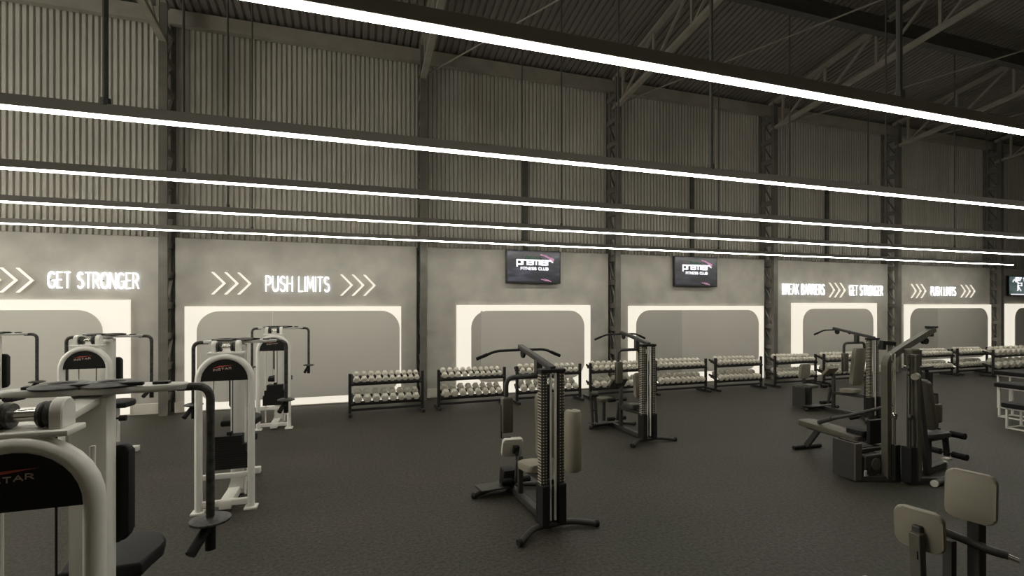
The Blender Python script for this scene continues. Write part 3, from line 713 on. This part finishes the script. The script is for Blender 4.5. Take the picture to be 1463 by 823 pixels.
# ------------------------------------------------------------------ bench multi gym
def bench_gym(loc, rot, label):
    t = thing('bench_gym', label, 'exercise machine', loc, rot)
    # bent main mast with boom
    b = MB(); b.tube([(-.24, -.14, .04), (-.25, -.14, 1.53), (.06, -.11, 1.65), (.80, -.02, 1.885)], .035, 4, fillet=.08, fs=4, flat=(.036, .040)); b.build('mast_boom', 'frame_tan', t, False)
    b = MB(); b.box((.78, -.02, 1.915), (.14, .08, .025), bevel=.004); b.box((.76, -.02, 1.83), (.05, .05, .08)); b.build('boom_end', 'black', t, False)
    b = MB(); b.lathe((.66, -.04, 1.73), (0, 1, 0), [(0, .04), (.015, .045), (.03, .03), (.045, .045), (.06, .04)], 18); b.build('pulley', 'black', t)
    b = MB(); b.bar((-.02, .08, 1.72), (.16, .04, 1.70), .06, .05); b.box((-.0, .08, 1.66), (.06, .06, .07)); b.build('top_bracket', 'black', t, False)
    b = MB(); b.bar((.03, -.32, .04), (.0, -.31, 1.60), .065, .075, up=(0, 1, 0), bevel=.005); b.build('rear_mast', 'frame_tan', t, False)
    b = MB(); b.bar((.32, -.26, .06), (.15, -.24, 1.30), .08, .055, up=(0, 1, 0), bevel=.005); b.build('slanted_mast', 'frame', t, False)
    b = MB(); b.box((.12, -.20, 1.55), (.16, .11, .22), bevel=.02); b.build('pulley_housing', 'frame_tan', t, False)
    b = MB(); b.cyl((-.14, -.40, 1.34), (-.04, -.36, 1.34), .042, 14); b.build('roller', 'tan', t)
    b = MB(); b.bar((-.06, -.22, 1.40), (.62, -.12, 1.39), .045, .04); b.build('arm_bar', 'frame', t, False)
    # two weight columns
    for x, y, m_ in ((-.17, -.17, 'steelrod'), (-.09, -.30, 'frame_tan')):
        b = MB(); b.cyl((x - .03, y, .1), (x - .03, y, 1.60), .008, 8); b.build('guide_rod', m_, t)
        b = MB(); b.cyl((x + .03, y, .1), (x + .03, y, 1.60), .008, 8); b.build('guide_rod', m_, t)
        b = MB(); b.box((x, y, .25), (.10, .12, .44), bevel=.008); b.build('weight_cover', 'black', t, False)
        b = MB(); b.cyl((x, y - .01, .47), (x, y - .01, .80), .020, 10); b.cyl((x, y - .01, .80), (x, y - .01, 1.6), .006, 8); b.lathe((x, y - .035, .83), (0, 1, 0), [(0, .03), (.02, .034), (.04, .03)], 16); b.build('cable_hook', 'chrome' if x < -.1 else 'frame', t)
    # upright guards at the left end of the stack box
    for x in (-.66, -.56):
        b = MB(); b.prism(rrect(.30, .46, .02), .02, Matrix.Translation((x, .10, .25)) @ Matrix.Rotation(PI / 2, 4, 'Z') @ Matrix.Rotation(PI / 2, 4, 'X')); b.build('side_guard', 'frame', t, False)
    b = MB(); b.box((-.61, -.05, .25), (.11, .02, .46)); b.build('front_guard', 'frame_tan', t, False)
    b = MB(); b.box((-.38, .0, .20), (.30, .18, .26), bevel=.02); b.build('stack_box', 'frame', t, False)
    b = MB(); b.lathe((-.36, -.09, .21), (0, 1, 0), [(0, .03), (.0, .08), (-.012, .08), (-.015, .05), (-.015, .02)], 24); b.build('plate_emblem', 'frame_tan', t)
    b = MB(); b.box((-.52, -.085, .11), (.06, .01, .07)); b.build('sticker', 'sticker', t, False)
    b = MB(); b.box((-.34, .16, .37), (.36, .16, .025), rx(.1)); b.box((-.3, .02, .36), (.50, .04, .04)); b.build('step_plate', 'frame', t, False)
    b = MB(); b.box((.04, .20, .52), (.26, .05, .32), bevel=.01); b.build('side_panel', 'black', t, False)
    # flat bench running towards the wall
    b = MB(); b.pad((.02, .80, .405), .30, .94, .075, .05, rx(PI / 2 + .03)); b.build('bench_pad', 'frame_tan', t)
    b = MB(); b.pad((.10, .44, .455), .28, .26, .08, .05, rx(PI / 2)); b.build('head_pad', 'vinyl', t)
    b = MB(); b.bar((.02, .0, .33), (.02, 1.20, .35), .05, .05); b.build('bench_beam', 'frame', t, False)
    b = MB(); b.bar((.06, 1.04, .35), (.04, 1.24, .05), .07, .05, up=(1, 0, 0)); b.build('bench_leg', 'frame', t, False)
    b = MB(); b.cyl((-.20, 1.26, .03), (.32, 1.24, .03), .03, 12); b.build('bench_foot', 'black', t)
    # press lever with grips
    b = MB(); b.tube([(.04, -.04, .92), (-.06, .48, .68), (-.06, .74, .58)], .024, 10, fillet=.08); b.tube([(-.02, .30, .76), (.22, .46, .70), (.22, .58, .62)], .018, 10, fillet=.08); lv = b.build('press_lever', 'frame', t)
    b = MB(); b.cyl((-.06, .74, .58), (-.02, .98, .47), .032, 12); b.build('grip', 'frame', lv)
    b = MB(); b.cyl((.22, .56, .63), (.22, .68, .58), .028, 12); b.build('grip', 'vinyl', lv)
    # leg station on the far side
    b = MB(); b.bar((.0, -.22, .06), (1.02, -.02, .05), .07, .07); b.bar((-.05, -.3, .05), (.30, -.42, .05), .06, .06); b.bar((-.62, .0, .04), (-.1, -.2, .04), .07, .06); b.bar((.02, -.2, .04), (.02, .6, .04), .06, .06); b.build('base_frame', 'frame', t, False)
    b = MB(); b.cyl((.12, -.46, .042), (.52, -.38, .042), .038, 14); b.build('front_foot', 'frame', t)
    b = MB(); b.cyl((.09, -.466, .042), (.12, -.46, .042), .040, 14); b.build('foot_cap', 'pale', t)
    b = MB(); b.cyl((1.02, -.02, .05), (1.06, -.015, .05), .04, 12); b.build('foot_cap', 'pale', t)
    b = MB(); b.pad((.70, -.06, .50), .26, .44, .06, .05, rz(PI / 2) @ rx(PI / 2)); b.build('seat', 'frame', t)
    b = MB(); b.pad((.46, -.12, .92), .24, .66, .07, .05, rz(PI / 2) @ rx(-.22)); b.build('back_pad', 'frame_tan', t)
    b = MB(); b.bar((.2, -.12, .44), (.96, -.06, .44), .05, .05); b.bar((.62, -.08, .44), (.62, -.08, .06), .05, .05, up=(0, 1, 0)); b.build('seat_beam', 'frame', t, False)
    b = MB(); b.bar((.96, -.07, .48), (1.0, -.07, .18), .05, .05, up=(0, 1, 0)); lv = b.build('leg_lever', 'black', t, False)
    for x, z in ((.96, .50), (1.0, .22)):
        b = MB(); b.cyl((x, -.30, z), (x, -.14, z), .042, 14); b.cyl((x, .0, z), (x, .16, z), .042, 14); b.cyl((x, -.14, z), (x, .0, z), .014, 8); b.build('leg_roller', 'vinyl', lv)
    b = MB(); b.box((1.0, -.07, .14), (.11, .07, .02)); b.build('lever_pin', 'pale', lv, False)
    # hanging arm pads above the seat
    b = MB(); b.tube([(.15, -.10, 1.40), (.70, .06, 1.38), (.86, .08, 1.32), (.86, .08, 1.1)], .022, 10, fillet=.06); b.box((.86, .08, 1.05), (.16, .05, .50), bevel=.01); b.build('butterfly_arm', 'black', t)
    b = MB(); b.box((1.05, .08, .72), (.14, .08, .27), bevel=.03, seg=3); b.bar((.90, .08, 1.0), (1.04, .08, .98), .03, .03); b.bar((1.04, .08, .99), (1.05, .08, .84), .03, .03, up=(0, 1, 0)); b.build('arm_pad', 'frame_tan', t)
    return t
bench_gym((6.62, 4.52, 0), 0.0, 'dark multi station gym with flat bench and slanted boom')

# ------------------------------------------------------------------ near machine cut by the lower right corner
def curl_machine(loc, rot, label):
    t = thing('curl_machine', label, 'exercise machine', loc, rot)
    Rm = rz(math.radians(-76))
    b = MB(); b.pad((0, 0, .975), .25, .31, .05, .045, Rm @ rx(-.05), bevel=.012); b.build('back_pad', 'tan', t)
    b = MB(); b.bar((.06, .0, .05), (.055, .0, .95), .07, .07, up=(0, 1, 0), bevel=.006); b.build('pad_post', 'frame', t, False)
    b = MB(); b.tube([(-.05, .13, .70), (.02, .02, .67), (.03, -.10, .66), (.06, -.16, .66)], .026, 10, fillet=.05); b.build('cross_tube', 'frame', t)
    b = MB(); b.cyl((.06, -.15, .655), (.09, -.20, .64), .015, 10); b.build('lock_pin', 'chrome', t)
    b = MB(); b.pad((-.40, .05, .80), .25, .25, .045, .045, Rm @ rx(.10), bevel=.012); b.build('curl_pad', 'tan', t)
    b = MB(); b.bar((-.42, .03, .05), (-.445, .035, .79), .055, .065, up=(0, 1, 0), bevel=.006); b.build('curl_post', 'frame_tan', t, False)
    b = MB(); b.box((-.425, .04, .80), (.05, .05, .06), bevel=.008); b.build('pad_bracket', 'frame', t, False)
    b = MB(); b.bar((-.10, .06, .05), (-.10, .06, .68), .05, .05, up=(0, 1, 0)); b.build('centre_post', 'frame', t, False)
    b = MB(); b.box((-.465, .012, .66), (.004, .02, .05), rz(.9)); b.build('size_mark', 'black', t, False)
    b = MB(); b.pad((-.70, .10, .42), .26, .26, .06, .05, rx(PI / 2)); b.build('seat', 'pale', t)
    b = MB(); b.bar((-.70, .10, .05), (-.70, .10, .39), .05, .05, up=(0, 1, 0)); b.build('seat_post', 'frame', t, False)
    b = MB(); b.bar((-.85, .08, .035), (.12, .0, .035), .07, .07); b.bar((.06, -.35, .035), (.06, .35, .035), .07, .07); b.bar((-.72, -.22, .035), (-.72, .38, .035), .07, .07); b.build('base_frame', 'frame', t, False)
    return t
curl_machine((3.79, 2.08, 0), 0, 'two tan pads on dark posts, machine cut off at lower right corner')

# ------------------------------------------------------------------ jump platforms
def platform(loc, h, w, d, label):
    t = thing('jump_platform', label, 'platform', loc, 0, 'jump platforms')
    b = MB(); b.prism(rrect(w + .10, d + .10, .05), .08, Matrix.Translation((w / 2, d / 2, h - .08)), .012, 2); b.build('top_board', 'vinyl', t)
    for x in (.02, w - .02):
        for y in (.02, d - .02):
            b = MB(); b.box((x, y, (h - .07) / 2), (.03, .03, h - .07)); b.build('leg', 'white', t, False)
    for z in (.015, h - .10):
        b = MB()
        for y in (.02, d - .02): b.box((w / 2, y, z), (w - .01, .024, .024))
        for x in (.02, w - .02): b.box((x, d / 2, z), (.024, d - .01, .024))
        b.build('frame_rail', 'white', t, False)
platform((11.15, 5.06, 0), .46, .45, .55, 'lowest black-topped platform on white legs at right edge')
platform((12.15, 5.68, 0), .68, .45, .55, 'middle-height black-topped platform between the lowest and tallest ones')
platform((13.25, 6.26, 0), .80, .45, .55, 'tallest black-topped platform, rearmost before the rightmost rack')
